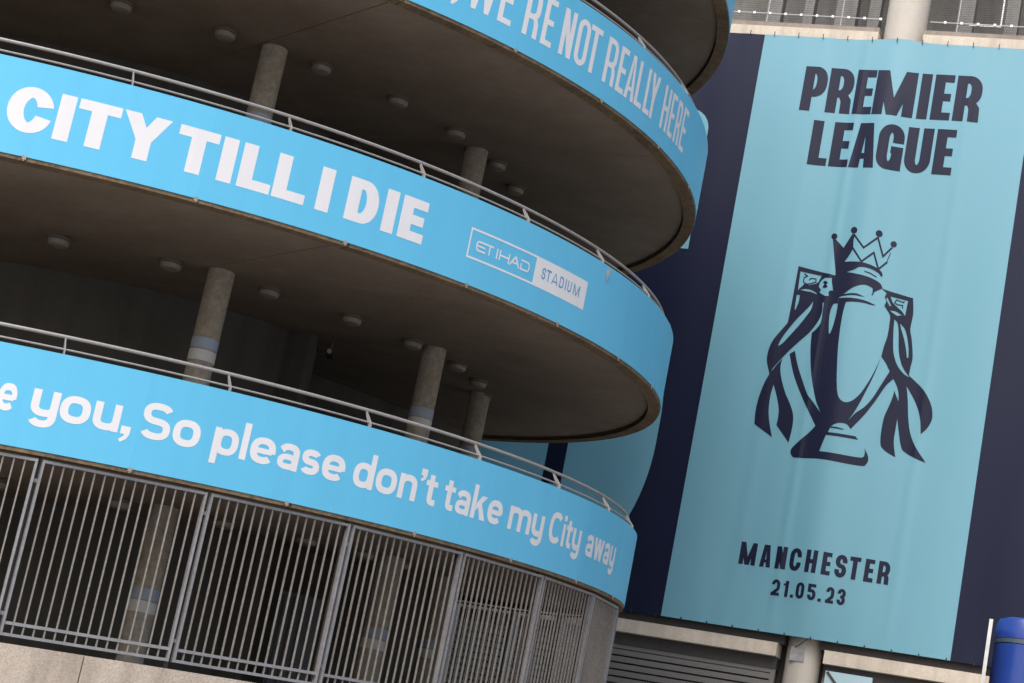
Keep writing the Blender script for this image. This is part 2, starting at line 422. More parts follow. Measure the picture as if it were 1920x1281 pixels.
def fill(shapes, step=None, ystep=None):
    """shapes: [(polygon, keep)], the last one that holds a point decides; returns 2D verts and triangles"""
    vs, es, idx = [], [], {}
    def vid(p):
        k = (round(p[0], 5), round(p[1], 5))
        if k not in idx:
            idx[k] = len(vs); vs.append(Vector(k))
        return idx[k]
    for poly, _ in shapes:
        ids = [vid(p) for p in poly]
        for a, b in zip(ids, ids[1:] + ids[:1]):
            if a != b:
                es.append((a, b))
    if step:
        xs = [v.x for v in vs]; ys = [v.y for v in vs]
        x = math.ceil(min(xs) / step) * step
        while x < max(xs):
            es.append((vid((x, min(ys) - .01)), vid((x, max(ys) + .01)))); x += step
    if ystep:
        xs = [v.x for v in vs]; ys = [v.y for v in vs]
        y = math.ceil(min(ys) / ystep) * ystep + .0171
        while y < max(ys):
            es.append((vid((min(xs) - .01, y)), vid((max(xs) + .01, y)))); y += ystep
    r = delaunay_2d_cdt(vs, es, [], 0, 1e-6)
    ov, of = r[0], r[2]
    bb = [(min(p[0] for p in s), max(p[0] for p in s), min(p[1] for p in s), max(p[1] for p in s)) for s, _ in shapes]
    keep = []
    for f in of:
        cx = sum(ov[i].x for i in f) / len(f); cy = sum(ov[i].y for i in f) / len(f)
        for (s, k), b in zip(reversed(shapes), reversed(bb)):
            if b[0] <= cx <= b[1] and b[2] <= cy <= b[3] and inside((cx, cy), s):
                if k:
                    keep.append(f)
                break
    return ov, keep

def print_mesh(name, groups, mapf, m, step=None, ystep=None):
    """flat print: groups of shapes, laid on a surface by mapf(x, y)"""
    bm = bmesh.new()
    for g in groups:
        ov, tr = fill(g, step, ystep)
        used = {}
        for f in tr:
            q = []
            for i in f:
                if i not in used:
                    used[i] = bm.verts.new(mapf(ov[i].x, ov[i].y))
                q.append(used[i])
            try:
                bm.faces.new(q)
            except ValueError:
                pass
    me = bpy.data.meshes.new(name)
    bm.to_mesh(me); bm.free()
    me.materials.append(m)
    return me

def put(polys, sx, sy, ox, oy):
    return [([(x * sx + ox, y * sy + oy) for x, y in p], True) for p in polys]

# ------------------------------------------------------------------ setting
bm = bmesh.new()
add_box(bm, -400, 400, -300, 400, -0.5, 0.0)
g = obj('ground', mesh('ground', bm, M['ground']))
g['kind'] = 'structure'
g['label'] = 'grey paved ground round the stadium'

# ------------------------------------------------------------------ the spiral ramp tower
R = 11.0
AX = Vector((-0.2625 * 2.9815 * R, math.cos(0.2656) * 2.9815 * R, 0))     # tower axis
SL = 0.0683 * R                                                         # rise per radian
LV = 0.27105 * R                                                        # rise from level to level
ZB = lambda k: EYE + (0.2586 + 0.27105 * (k - 1)) * R                    # underside of parapet, level k, at angle 0
ZT = lambda k: EYE + (0.3523 + 0.27105 * (k - 1)) * R                    # top of parapet
DTH = 0.168                                                             # cladding panel
J0 = 0.3045                                                             # a panel joint
SLABTH, SJ = 0.555, 0.646                                               # slab segment, a slab joint

tower = obj('spiral_ramp_tower', None, None, (AX.x, AX.y, 0))
tag(tower, 'round concrete spiral ramp tower with sky blue bands and slogans', 'ramp tower')

def P(th, r, z):
    """point on the tower, local to its axis; th 0 faces -Y, z rises with the ramp"""
    return Vector((r * math.sin(th), -r * math.cos(th), z + SL * th))

def sector(bm, a0, a1, r0, r1, z0, z1, n):
    rings = []
    for i in range(n + 1):
        a = a0 + (a1 - a0) * i / n
        rings.append([P(a, r0, z0), P(a, r1, z0), P(a, r1, z1), P(a, r0, z1)])
    add_rings(bm, rings)

def place(name, me, th, z, label=None):
    """piece built at angle 0, turned to angle th and lifted along the ramp"""
    return obj(name, me, tower, (0, 0, z + SL * th), th, label)

RI = 5.72                                                               # core radius
gap = 0.009 / R
bm = bmesh.new(); sector(bm, gap, SLABTH - gap, RI + .01, R - .205, 0.02, .30, 14)
slab_me = mesh('slab', bm, M['soffit'], True)
bm = bmesh.new(); sector(bm, gap, SLABTH - gap, R - .185, R - .010, -.042, -.001, 14)
edge_me = mesh('edge_beam', bm, M['edge'], True)
bm = bmesh.new(); sector(bm, 0.0004, DTH - 0.0004, R - .17, R - .012, .001, (0.3523 - 0.2586) * R - .012, 5)
parapet_me = mesh('parapet', bm, M['parapet'], True)
bm = bmesh.new(); sector(bm, 0.00002, DTH - 0.00002, R - .009, R, .0, (0.3523 - 0.2586) * R, 14)
clad_me = mesh('cladding_panel', bm, M['vinyl_blue'], True)
bm = bmesh.new(); sector(bm, 0.0006, DTH - 0.0006, R - .20, R, 0.0, (0.3523 - 0.2586) * R, 6)
plinth_me = mesh('plinth_panel', bm, M['plinth'], True)
bm = bmesh.new()
add_box(bm, -.022, .022, -R - .010, -R + .0, -.030, .014)
add_box(bm, -.006, .006, -R - .012, -R + .0, -.046, -.0305)
clip_me = mesh('clip', bm, M['clip'])

KJ = range(-4, 6)
KP = range(-6, 22)
for lvl in range(0, 6):
    for j in KJ:
        th = SJ + SLABTH * j
        place('slab', slab_me, th, ZB(lvl))
        if lvl:
            place('edge_beam', edge_me, th, ZB(lvl))
    for k in KP:
        th = J0 + DTH * k
        if lvl:
            place('parapet', parapet_me, th, ZB(lvl))
            place('cladding_panel', clad_me, th, ZB(lvl))
            if k < 7:
                place('clip', clip_me, th, ZB(lvl))
        else:
            place('plinth_panel', plinth_me, th, ZB(0))
# base drum below the plinth
bm = bmesh.new()
rings = []
for i in range(61):
    a = -1.5 + 5.4 * i / 60
    q = [P(a, R - .25, 0), P(a, R - .03, 0)]
    zt = ZB(0) + SL * a
    rings.append([Vector((q[0].x, q[0].y, 0)), Vector((q[1].x, q[1].y, 0)), Vector((q[1].x, q[1].y, max(zt, .02))), Vector((q[0].x, q[0].y, max(zt, .02)))])
add_rings(bm, rings)
obj('base_wall', mesh('base_wall', bm, M['plinth'], True), tower)
# core
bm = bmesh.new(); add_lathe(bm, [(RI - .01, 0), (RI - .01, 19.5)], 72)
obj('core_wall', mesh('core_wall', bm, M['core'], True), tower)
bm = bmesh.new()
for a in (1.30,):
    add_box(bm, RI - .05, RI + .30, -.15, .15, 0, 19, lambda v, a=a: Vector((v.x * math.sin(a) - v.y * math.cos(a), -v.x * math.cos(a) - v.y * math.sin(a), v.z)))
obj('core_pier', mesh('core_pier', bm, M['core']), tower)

for lvl in range(0, 5):  # radial walls added to block light from the far side and darken the interior
    bm = bmesh.new()
    z0, z1 = ZB(lvl) + .31, ZB(lvl + 1) + .01
    q = [P(2.265, RI + .005, 0), P(2.265, R - .22, 0), P(2.28, R - .22, 0), P(2.28, RI + .005, 0)]
    add_rings(bm, [[v + Vector((0, 0, z0)) for v in q], [v + Vector((0, 0, z1)) for v in q]])
    obj('added_shade_wall', mesh('added_shade_wall', bm, M['core']), tower)

# columns with painted stripes
CRAD = 0.165
COLTH = [(-.99, .722), (-.435, .722), (.12, .722), (.671, .723), (1.240, .728), (1.756, .766)]
STRIPE = {0: 1.40, 1: 1.52, 2: 1.48, 3: 1.48, 4: 1.48}
for lvl in range(0, 5):
    zf = ZB(lvl) + .30
    zc = ZB(lvl + 1) + .02
    for th, cr in COLTH:
        bm = bmesh.new()
        add_lathe(bm, [(CRAD + .03, 0), (CRAD, .03), (CRAD, zc - zf - .012)], 24)
        c = obj('column', mesh('column', bm, M['column'], True), tower, P(th, cr * R, zf))
        s0 = STRIPE[lvl]
        for nm, a, b in (('white_stripe', s0, s0 + .135), ('blue_stripe', s0 + .155, s0 + .285)):
            bm = bmesh.new()
            rr = CRAD + .004
            add_lathe(bm, [(CRAD - .01, a), (rr, a), (rr, b), (CRAD - .01, b)], 24)
            obj(nm, mesh(nm, bm, M['stripe_white' if nm[0] == 'w' else 'stripe_blue'], True), c)

# guard rails on the parapets
for lvl in range(1, 5):
    zt = ZT(lvl)
    rr = R * .985
    bm = bmesh.new()
    add_tube(bm, [P(-.8 + 4.4 * i / 130, rr, zt + .212) for i in range(131)], .020, 8)
    gr = obj('guard_rail', mesh('handrail', bm, M['rail'], True), tower)
    bm = bmesh.new()
    add_tube(bm, [P(-.8 + 4.4 * i / 130, R * .994, zt + .062) for i in range(131)], .011, 6)
    obj('lower_rail', mesh('lower_rail', bm, M['rail'], True), gr)
    bm = bmesh.new()
    y0, y1 = -R + .035, -rr
    prof = [(y0 + .035, -.02), (y0 - .01, -.02), (y0 - .012, .05), (y1 - .014, .20), (y1 + .014, .20), (y0 + .05, .05)]
    f1 = [bm.verts.new((-.006, y, z)) for y, z in prof]; f2 = [bm.verts.new((.006, y, z)) for y, z in prof]
    bm.faces.new(f1); bm.faces.new(f2[::-1])
    for i in range(6):
        bm.faces.new((f1[i], f2[i], f2[(i + 1) % 6], f1[(i + 1) % 6]))
    pme = mesh('rail_post', bm, M['rail'])
    for k in range(-6, 20):
        th = 0.386 + DTH * k
        o = obj('rail_post', pme, gr, (0, 0, zt + SL * th), th)

# lettering bent round the cladding -------------------------------------------------
def band_map(off):
    def f(x, y):
        return P(x / R, R + off, EYE + y)
    return f

def run_caps(items, sv, sh, y0, h, **kw):
    """items: (letter, left, right) in metres along the surface"""
    out = []
    for ch, a, b in items:
        out.append(put(caps(ch, (b - a) / sv, h / sh, **kw), sv, sh, a, y0))
    return out

def th_items(lst):
    return [(c, a * R, b * R) for c, a, b in lst]

city = th_items([('C', .2778, .3205), ('I', .3240, .3390), ('T', .3420, .3828), ('Y', .3850, .4325), ('T', .4410, .4828), ('I', .4870, .5026), ('L', .5086, .5445), ('L', .5470, .5837), ('I', .5968, .6125), ('D', .6315, .6703), ('I', .6780, .6938), ('E', .6998, .7340)])
gs = []
for ch, a, b in city:
    sv, sh = (.168, .112)
    gs.append(put(caps(ch, (b - a) / sv, .502 / sh, rx=5, ry=5, tw=1.02), sv, sh, a, 6.081))
tx = obj('lettering', print_mesh('lettering', gs, band_map(.0018), M['vinyl_white'], .18), tower)
tx['label'] = 'white bold words CITY TILL I DIE on the middle blue band'

nr = th_items([(',', .702, .7125), ('W', .7235, .7660), ('E', .7714, .7925), ("'", .797, .803), ('R', .8114, .8360), ('E', .8429, .8620), ('N', .8762, .8990), ('O', .9045, .9290), ('T', .9290, .9535), ('R', .9680, .9935), ('E', .9992, .0), ('A', 1.0216, 1.0470), ('L', 1.0494, 1.0705), ('L', 1.0755, 1.0945), ('Y', 1.0880, 1.1135), ('H', 1.1333, 1.1577), ('E', 1.1625, 1.1822), ('R', 1.1886, 1.2110), ('E', 1.2167, 1.2405)])
nr = [(c, a, b if b > a else 1.0190 * R) for c, a, b in nr]
gs = []
for ch, a, b in nr:
    sv, sh = .083, .072
    h = .612
    gs.append(put(caps(ch, (b - a) / sv, h / sh, rx=5, ry=1.4), sv, sh, a, 9.042))
tx = obj('lettering', print_mesh('lettering', gs, band_map(.0018), M['vinyl_white'], .18), tower)
tx['label'] = "white narrow words WE'RE NOT REALLY HERE on the upper blue band"

words = [('e', .3365, .3537), ('you,', .3669, .4640), ('So', .4722, .5335), ('please', .5466, .7004), ('don’t', .7110, .8288), ('take', .8400, .9435), ('my', .9560, 1.0310), ('City', 1.0455, 1.1340), ('away', 1.1540, 1.2800)]
gs = []
ST = .0805
for w, a, b in words:
    tot, gl = 0, []
    for i, ch in enumerate(w):
        polys, adv = lower(ch)
        gl.append((polys, tot))
        tot += adv + (.27 if ch not in 'y’' else .08)
    tot -= .27
    sx = (b - a) * R / tot
    for polys, off in gl:
        gs.append(put(polys, sx, ST, a * R + off * sx, 3.187))
tx = obj('lettering', print_mesh('lettering', gs, band_map(.0018), M['vinyl_white'], .18), tower)
tx['label'] = 'white words you, So please don’t take my City away on the lowest blue band'

# framed stadium name on the middle band
sa, sm, sb, y0, y1 = .7990 * R, .9130 * R, 1.0250 * R, 6.140, 6.508
t_ = .024
fr = [[([(sa, y0), (sb, y0), (sb, y1), (sa, y1)], True), ([(sa + t_, y0 + t_), (sm, y0 + t_), (sm, y1 - t_), (sa + t_, y1 - t_)], False)]]
# ETIHAD in thin strokes
def et(ch, a, b):
    W, H = (b - a) / .021, .128 / .021
    if ch == 'E': return stroke([(W, .5), (2.2, .5)] + arc(2.2, H / 2, 1.7, H / 2 - .5, 270, 90, 12) + [(W + 6.3, H - .5)]) + rect(.6, H / 2 - .45, W * .93, H / 2 + .45)
    if ch == 'T': return stroke([(.5, 0), (.5, H - .5)])
    if ch == 'A': return [[(0, 0), (1.1, 0), (W * .62, H), (W * .45, H)], [(W, 0), (W - 1.1, 0), (W * .42, H), (W * .62, H)]] + rect(W * .3, H * .28, W * .8, H * .28 + .9)
    if ch == 'D': return stroke([(0, H - .5), (W - 2.2, H - .5)] + arc(W - 2.2, H / 2, 1.7, H / 2 - .5, 90, -90, 12) + [(.5, .5), (.5, H * .62)])
    return caps(ch, W, H)
for ch, a, b in (('E', .8105, .8265), ('T', .8315, .8335), ('I', .8440, .8461), ('H', .8490, .8665), ('A', .8668, .8855), ('D', .8868, .9035)):
    fr.append(put(et(ch, a * R, b * R), .021, .021, a * R, 6.255))
sg = obj('stadium_name_sign', print_mesh('stadium_name_sign', fr, band_map(.0018), M['vinyl_white'], .18), tower)
sg['label'] = 'white framed ETIHAD STADIUM name on the middle blue band'
gs = run_caps(th_items([('S', .9272, .9345), ('T', .9360, .9455), ('A', .9478, .9612), ('D', .9643, .9727), ('I', .9768, .9786), ('U', .9822, .9905), ('M', .9955, 1.0095)]), .018, .020, 6.262, .143, rx=5, ry=1.6)
obj('lettering', print_mesh('lettering', gs, band_map(.0034), M['vinyl_text_blue'], .18), sg)

# a torn flap of vinyl below the rail of the middle band
bm = bmesh.new()
q = [P(1.064, R + .004, EYE + .6213 * R - .01), P(1.071, R + .03, EYE + .6213 * R - .03), P(1.0655, R + .012, EYE + .6213 * R - .19)]
vs = [bm.verts.new(p) for p in q] + [bm.verts.new(p + Vector((-.004, .006, 0))) for p in q]
bm.faces.new(vs[:3]); bm.faces.new(vs[3:][::-1])
for i in range(3):
    bm.faces.new((vs[i], vs[3 + i], vs[3 + (i + 1) % 3], vs[(i + 1) % 3]))
obj('loose_vinyl_flap', mesh('loose_vinyl_flap', bm, M['rail']), tower)

# ------------------------------------------------------------------ bar fence on the plinth
fence = obj('bar_fence', None, None, (AX.x, AX.y, 0))
tag(fence, 'grey galvanised vertical bar fence closing the lowest storey of the ramp', 'fence')
FR = R - .06
fz0, fz1, fzl = ZT(0) + .075, ZB(1) - .072, ZT(0) + .205
SECT = 0.1685
FG = .022 / FR
def fence_local(dth):
    """map (t in 0..1 along the chord, depth, height) of a flat panel whose ends stand on the circle"""
    A, B = P(FG, FR, 0), P(dth - FG, FR, 0)
    d = (B - A)
    nrm = Vector((d.y, -d.x, 0)).normalized()
    return lambda v: A + d * v.x + nrm * v.y + Vector((0, 0, v.z))
fl = fence_local(SECT)
ln = (P(SECT - FG, FR, 0) - P(FG, FR, 0)).length
bm = bmesh.new()
w_ = .026 / ln
add_box(bm, 0, w_, -.028, .028, fz0, fz1, fl)
add_box(bm, 1 - w_, 1, -.028, .028, fz0, fz1, fl)
add_box(bm, w_, 1 - w_, -.024, .024, fz1 - .03, fz1 - .001, fl)
add_box(bm, w_, 1 - w_, -.024, .024, fz0, fz0 + .03, fl)
add_box(bm, w_, 1 - w_, -.010, .020, fzl - .016, fzl + .016, fl)
frame_me = mesh('fence_panel', bm, M['fence_frame'])
bm = bmesh.new()
bw = .0078 / ln
add_box(bm, -bw, bw, -.009, .009, fz0 + .03, fz1 - .03, lambda v: fl(v) - fl(Vector((0, 0, 0))))
bar_me = mesh('bar', bm, M['fence'])
bm = bmesh.new()
add_box(bm, -.016, .016, .06 - FR, .10 - FR, fz0 - .075, fz1 + .028)
fpost_me = mesh('fence_post', bm, M['channel'])
bm = bmesh.new()
add_box(bm, -.022, .022, -FR + .005, -FR + .012, -.02, .02)
add_tube(bm, [(0, -FR + .004, 0), (0, -FR - .006, 0)], .008, 6)
brk_me = mesh('fixing_bracket', bm, M['fence_frame'])
for k in range(-1, 17):
    th = .3895 + SECT * k
    fp = obj('fence_panel', frame_me, fence, (0, 0, SL * th), th)
    obj('fence_post', fpost_me, fence, (0, 0, SL * th), th)
    for zz in (fz0 + .22, fz1 - .22):
        obj('fixing_bracket', brk_me, fp, (0, 0, zz))
    for i in range(15):
        t = w_ / 2 + (1 - w_) * (i + 1) / 16.0
        obj('bar', bar_me, fp, fl(Vector((t, 0, 0))))

# blue-grey door leaf inside the fence
def wall_point(px_az, dist):
    return Vector((math.sin(px_az) * dist, math.cos(px_az) * dist, 0))
dr = obj('steel_door', None, None, AX + P(1.62, 6.3, 0) * 1.0)
dr.location.z = ZB(0) + .3 + SL * 1.62
tag(dr, 'blue grey ribbed steel door leaf standing behind the bar fence', 'door')
dr.rotation_euler = (0, 0, .35)
bm = bmesh.new(); add_box(bm, -.32, .32, -.03, .03, 0, 1.95)
obj('door_leaf', mesh('door_leaf', bm, M['door']), dr)
for i in range(4):
    bm = bmesh.new(); add_box(bm, -.27 + .15 * i, -.21 + .15 * i, -.055, -.028, .05, 1.9)
    obj('rib', mesh('rib', bm, M['door']), dr)

# ------------------------------------------------------------------ bulkhead lamps under the soffits
bm = bmesh.new(); add_lathe(bm, [(.135, 0), (.150, -.012), (.150, -.045), (.135, -.052)], 24)
lb_me = mesh('lamp_base', bm, M['lamp_base'], True)
bm = bmesh.new(); add_lathe(bm, [(.132, -.050), (.130, -.085), (.115, -.110), (.075, -.122), (.02, -.126)], 24)
ld_me = mesh('lamp_diffuser', bm, M['lamp'], True)
ordn = ['first', 'second', 'third', 'fourth', 'fifth', 'sixth', 'seventh', 'eighth']
bands = {1: 'above the bar fence', 2: 'under the CITY TILL I DIE band', 3: 'under the NOT REALLY HERE band'}
LAMPS = {1: [(.41 + .192 * i, .712) for i in range(6)],
         2: [(.4127, .701), (.5915, .710), (.7833, .706), (.9829, .708), (1.1802, .715), (1.3835, .731), (1.5669, .748), (1.7545, .770)],
         3: [(.4104, .721), (.5781, .727), (.7605, .728), (.9397, .731), (1.1179, .736), (1.3145, .741), (1.4866, .748)]}
for lvl, lst in LAMPS.items():
    for i, (th, r) in enumerate(lst):
        p = AX + P(th, r * R, ZB(lvl) + .018)
        o = obj('bulkhead_lamp', None, None, p)
        tag(o, 'round bulkhead lamp, %s from left on soffit %s' % (ordn[i], bands[lvl]), 'lamp', 'round lamps under the ramp soffits')
        obj('lamp_base', lb_me, o); obj('lamp_diffuser', ld_me, o)

# small camera by the core
o = obj('security_camera', None, None, AX + P(1.37, 6.16, ZB(2) - .16))
tag(o, 'small dark security camera beside the core pier of the ramp', 'camera')
bm = bmesh.new(); add_box(bm, -.05, .05, -.16, .12, -.05, .05)
obj('housing', mesh('housing', bm, M['dark']), o)
bm = bmesh.new(); add_tube(bm, [(0, 0, .05), (0, .02, .19)], .02, 8)
obj('bracket', mesh('bracket', bm, M['lamp_base']), o)
bm = bmesh.new(); add_tube(bm, [(0, -.163, 0), (0, -.185, 0)], .035, 12)
obj('lens', mesh('lens', bm, M['wire']), o)

# ------------------------------------------------------------------ the stadium facade behind
HX, HY = 0.9367, -0.3502
NX, NY = 0.3502, 0.9367
D0 = 39.6
FROT = math.atan2(HY, HX)
fac = obj('stadium_facade', None, None, (NX * D0, NY * D0, EYE), FROT)     # local x along the wall, y into it, z up from eye level
tag(fac, 'cream concrete stadium facade with beams, columns and dark louvres', 'stadium facade')
def fpart(name, boxes, m, parent=fac):
    bm = bmesh.new()
    for b in boxes:
        add_box(bm, *b)
    return obj(name, mesh(name, bm, m), parent)
U0_, U1_ = -40.0, 30.0
COLS = [-7.93 + 8.6 * i for i in range(-3, 4)]
fpart('rear_wall', [(U0_, U1_, 3.2, 3.5, 16.2, 30)], M['grey_conc'])
fpart('infill_wall', [(U0_, U1_, .55, .85, 5.3, 16.2)], M['grey_conc'])
fpart('roof_slab', [(U0_, U1_, .56, 3.15, 23.0, 23.4)], M['grey_conc'])
fpart('stand_floor', [(U0_, U1_, .56, 3.15, 17.0, 17.30)], M['grey_conc'])
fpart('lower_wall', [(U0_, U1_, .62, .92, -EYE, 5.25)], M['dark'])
for u in COLS:
    bm = bmesh.new()
    add_lathe(bm, [(.335, -EYE), (.338, 5.3), (.42, 17.2), (.42, 25)], 32)
    c = obj('column', mesh('column', bm, M['fac_column'], True), fac, (u, .47, 0))
for u in COLS[:-1]:
    a, b = u + .45, u + 8.6 - .45
    fpart('upper_beam', [(a, b, .02, .50, 17.36, 17.60)], M['beam'])
    fpart('upper_beam_ledge', [(a, b, .05, .55, 17.602, 17.705)], M['beam_stain'])
    fpart('lower_beam', [(a, b, .02, .50, 4.825, 5.075)], M['beam'])
    fpart('steel_channel', [(a - .1, b + .1, .12, .50, 5.08, 5.40)], M['channel'])
    fpart('lintel', [(a, b, .20, .55, 4.60, 4.823)], M['channel'])
    lv = fpart('louvre', [(a, b, .22, .30, 4.52, 4.598), (a, a + .09, .20, .32, 1.2, 4.518), (b - .09, b, .20, .32, 1.2, 4.518), (a + .35, a + .42, .20, .31, 1.2, 4.518), (a + 3.6, a + 3.68, .20, .31, 1.2, 4.518)], M['louvre'])
    if abs(u + 7.93) > 9:
        continue
    bm = bmesh.new()
    vs = [bm.verts.new(v) for v in ((a + .092, .20, .0), (b - .092, .20, .0), (b - .092, .20, .100), (a + .092, .20, .100), (a + .092, .33, .115), (b - .092, .33, .115), (b - .092, .33, .133), (a + .092, .33, .133))]
    for q in ((0, 1, 2, 3), (4, 5, 6, 7), (0, 1, 5, 4), (3, 2, 6, 7), (0, 3, 7, 4), (1, 2, 6, 5)):
        bm.faces.new([vs[i] for i in q])
    sme = mesh('slat', bm, M['louvre'])
    for i in range(22):
        obj('slat', sme, lv, (0, .012, 4.40 - .135 * i))
# pale glazed poster on the right of the lower column
po = fpart('poster_panel', [(-7.40, -6.52, .02, .10, 3.4, 4.70)], M['poster'])
bm = bmesh.new()
add_box(bm, -.025, .025, .0, .014, -.8, 0, lambda v: Vector((v.x * .72 - v.z * .69 - 7.37, v.y + .004, v.z * .72 + v.x * .69 + 4.68)))
obj('diagonal_strip', mesh('diagonal_strip', bm, M['channel']), po)
fpart('junction_plate', [(-8.13, -7.86, .115, .19, 4.80, 5.06)], M['junction'])
# what shows above the upper beam: pillars, wires and a bird net
for u, w in ((-11.0, .16), (-10.25, .10), (-9.45, .22), (-8.85, .12), (-6.95, .17), (-6.0, .13), (-5.2, .35), (-4.3, .2)):
    fpart('stand_pillar', [(u - w, u + w, 1.5, 1.8, 17.3, 23)], M['grey_conc'])
    fpart('pillar_foot', [(u - w * .7, u + w * .7, .7, .9, 17.3, 17.93)], M['grey_conc'])
for a, b in ((-16.0, -8.42), (-7.43, .2)):
    bm = bmesh.new(); add_tube(bm, [(a, .30, 18.0), (b, .30, 18.0)], .013, 6)
    w = obj('guard_wire', mesh('guard_wire', bm, M['wire']), fac)
    bm = bmesh.new()
    u = a + .3
    while u < b:
        add_box(bm, u - .025, u + .025, .27, .33, 17.975, 18.025); u += .33
    obj('wire_clamp', mesh('wire_clamp', bm, M['wire']), w)
    bm = bmesh.new()
    u = a + .55
    while u < b:
        add_tube(bm, [(u, .31, 17.70), (u, .31, 20.5)], .010, 5); u += 1.55
    obj('guard_stanchion', mesh('guard_stanchion', bm, M['wire']), w)
fpart('bracket_frame', [(-6.75, -6.1, .9, .93, 18.24, 18.27), (-6.13, -6.10, .9, .93, 18.27, 19.2)], M['wire'])
bm = bmesh.new()
u = -12.0
while u < -3.5:
    add_box(bm, u - .0022, u + .0022, .44, .4424, 17.71, 19.2, lambda v: Vector((v.x + (v.z - 18) * .35, v.y, v.z))); u += .05
z = 17.73
while z < 19.2:
    add_box(bm, -12, -3.5, .4428, .445, z - .0022, z + .0022); z += .05
nt = obj('bird_net', mesh('bird_net', bm, M['net']), fac)
nt['kind'] = 'stuff'

# ------------------------------------------------------------------ the big banner
ban = obj('championship_banner', None, None, (NX * D0, NY * D0, EYE), FROT)
tag(ban, 'huge navy and pale teal banner with a crowned trophy hung on the stadium facade', 'banner')
def bulge(x, y):
    d = .13 * math.exp(-((x + 7.93) / .42) ** 2) + .022 * math.exp(-((x + 8.55) / .07) ** 2) + .018 * math.exp(-((x + 6.35) / .09) ** 2) + .012 * math.exp(-((x + 9.4) / .12) ** 2)
    d += .02 * math.sin(x * 1.7 + y * .35) + .012 * math.sin(x * 4.1 - y * .22 + 1.0)
    d += .016 * math.cos((x + 12.0) * 2 * PI / .505) * (math.exp(-max(0.0, 17.38 - y) / .35) + math.exp(-max(0.0, y - 5.23) / .25))
    k = min(1.0, max(0.0, (17.38 - y) / 1.6)) * min(1.0, max(0.0, (y - 5.23) / 1.2)) * .75 + .25
    return d * k
def ban_map(off):
    return lambda x, y: Vector((x, -.03 - off - bulge(x, y), y))
def sheet(name, xs, y0, y1, off, m, ny=90):
    bm = bmesh.new()
    f = ban_map(off)
    grid = []
    for x in xs:
        c = []
        for j in range(ny + 1):
            y = y0 + (y1 - y0) * j / ny
            if j == ny:
                y += .055 * math.exp(-((x + 7.93) / .5) ** 2)
            c.append(bm.verts.new(f(x, y)))
        grid.append(c)
    for i in range(len(xs) - 1):
        for j in range(ny):
            bm.faces.new((grid[i][j], grid[i + 1][j], grid[i + 1][j + 1], grid[i][j + 1]))
    me = mesh(name, bm, m, False)
    for p in me.polygons:
        p.use_smooth = True
    return obj(name, me, ban)
def lin(a, b, n):
    return [a + (b - a) * i / n for i in range(n + 1)]
sheet('navy_sheet', lin(-24, -14.5, 20) + lin(-14.4, -4.4, 170) + lin(-4.0, .6, 12), 5.226, 17.38, 0.0, M['navy'])
sheet('teal_panel', lin(-10.69, -5.165, 94), 5.23, 17.381, .004, M['teal'])
def text_on_banner(items, sv, sh, y0, h, label, **kw):
    gs = run_caps(items, sv, sh, y0, h, **kw)
    o = obj('lettering', print_mesh('lettering', gs, ban_map(.010), M['navy_ink'], .07, .3), ban)
    o['label'] = label
text_on_banner([('P', -9.713, -9.232), ('R', -9.195, -8.69), ('E', -8.643, -8.255), ('M', -8.235, -7.43), ('I', -7.355, -7.148), ('E', -7.085, -6.70), ('R', -6.645, -6.135)], .212, .160, 15.765, .965, 'navy word PREMIER on the teal banner', rx=5, ry=1.3, tw=1.12)
text_on_banner([('L', -9.367, -8.99), ('E', -8.94, -8.555), ('A', -8.53, -8.02), ('G', -8.00, -7.50), ('U', -7.455, -6.945), ('E', -6.883, -6.503)], .212, .160, 14.622, .952, 'navy word LEAGUE on the teal banner', rx=5, ry=1.3, tw=1.15)
text_on_banner([('M', -9.375, -9.052), ('A', -8.965, -8.75), ('N', -8.662, -8.452), ('C', -8.385, -8.157), ('H', -8.07, -7.853), ('E', -7.757, -7.59), ('S', -7.515, -7.298), ('T', -7.255, -7.050), ('E', -6.965, -6.79), ('R', -6.715, -6.497)], .085, .080, 6.450, .432, 'navy word MANCHESTER low on the teal banner', rx=5, ry=1.3, tw=1.05)
text_on_banner([('2', -8.655, -8.488), ('1', -8.425, -8.318), ('.', -8.272, -8.212), ('0', -8.172, -8.010), ('5', -7.943, -7.785), ('.', -7.738, -7.675), ('2', -7.600, -7.448), ('3', -7.392, -7.237)], .062, .058, 5.938, .306, 'navy date 21.05.23 at the foot of the teal banner', rx=5, ry=1.2)

# pale teal giant letter partly behind the tower
big = [([(-17.2, 8.6)] + arc(-15.4, 8.6, 1.8, 2.9, 180, 270, 12) + arc(-13.2, 8.6, 1.80, 2.9, 270, 360, 20) + [(-11.40, 9.2), (-11.43, 9.6), (-13.19, 9.6), (-13.19, 7.5), (-13.6, 7.5), (-13.6, 14.9), (-13.19, 15.0), (-13.19, 12.63), (-11.478, 12.63), (-11.52, 15.2)] + arc(-11.98, 15.2, .46, .46, 0, 90, 10) + arc(-15.4, 13.6, 1.8, 2.06, 90, 180, 12), True)]
o = obj('giant_letter', print_mesh('giant_letter', [big], ban_map(.006), M['teal'], .09, .3), ban)
o['label'] = 'pale teal giant letter on the navy banner partly hidden by the ramp tower'

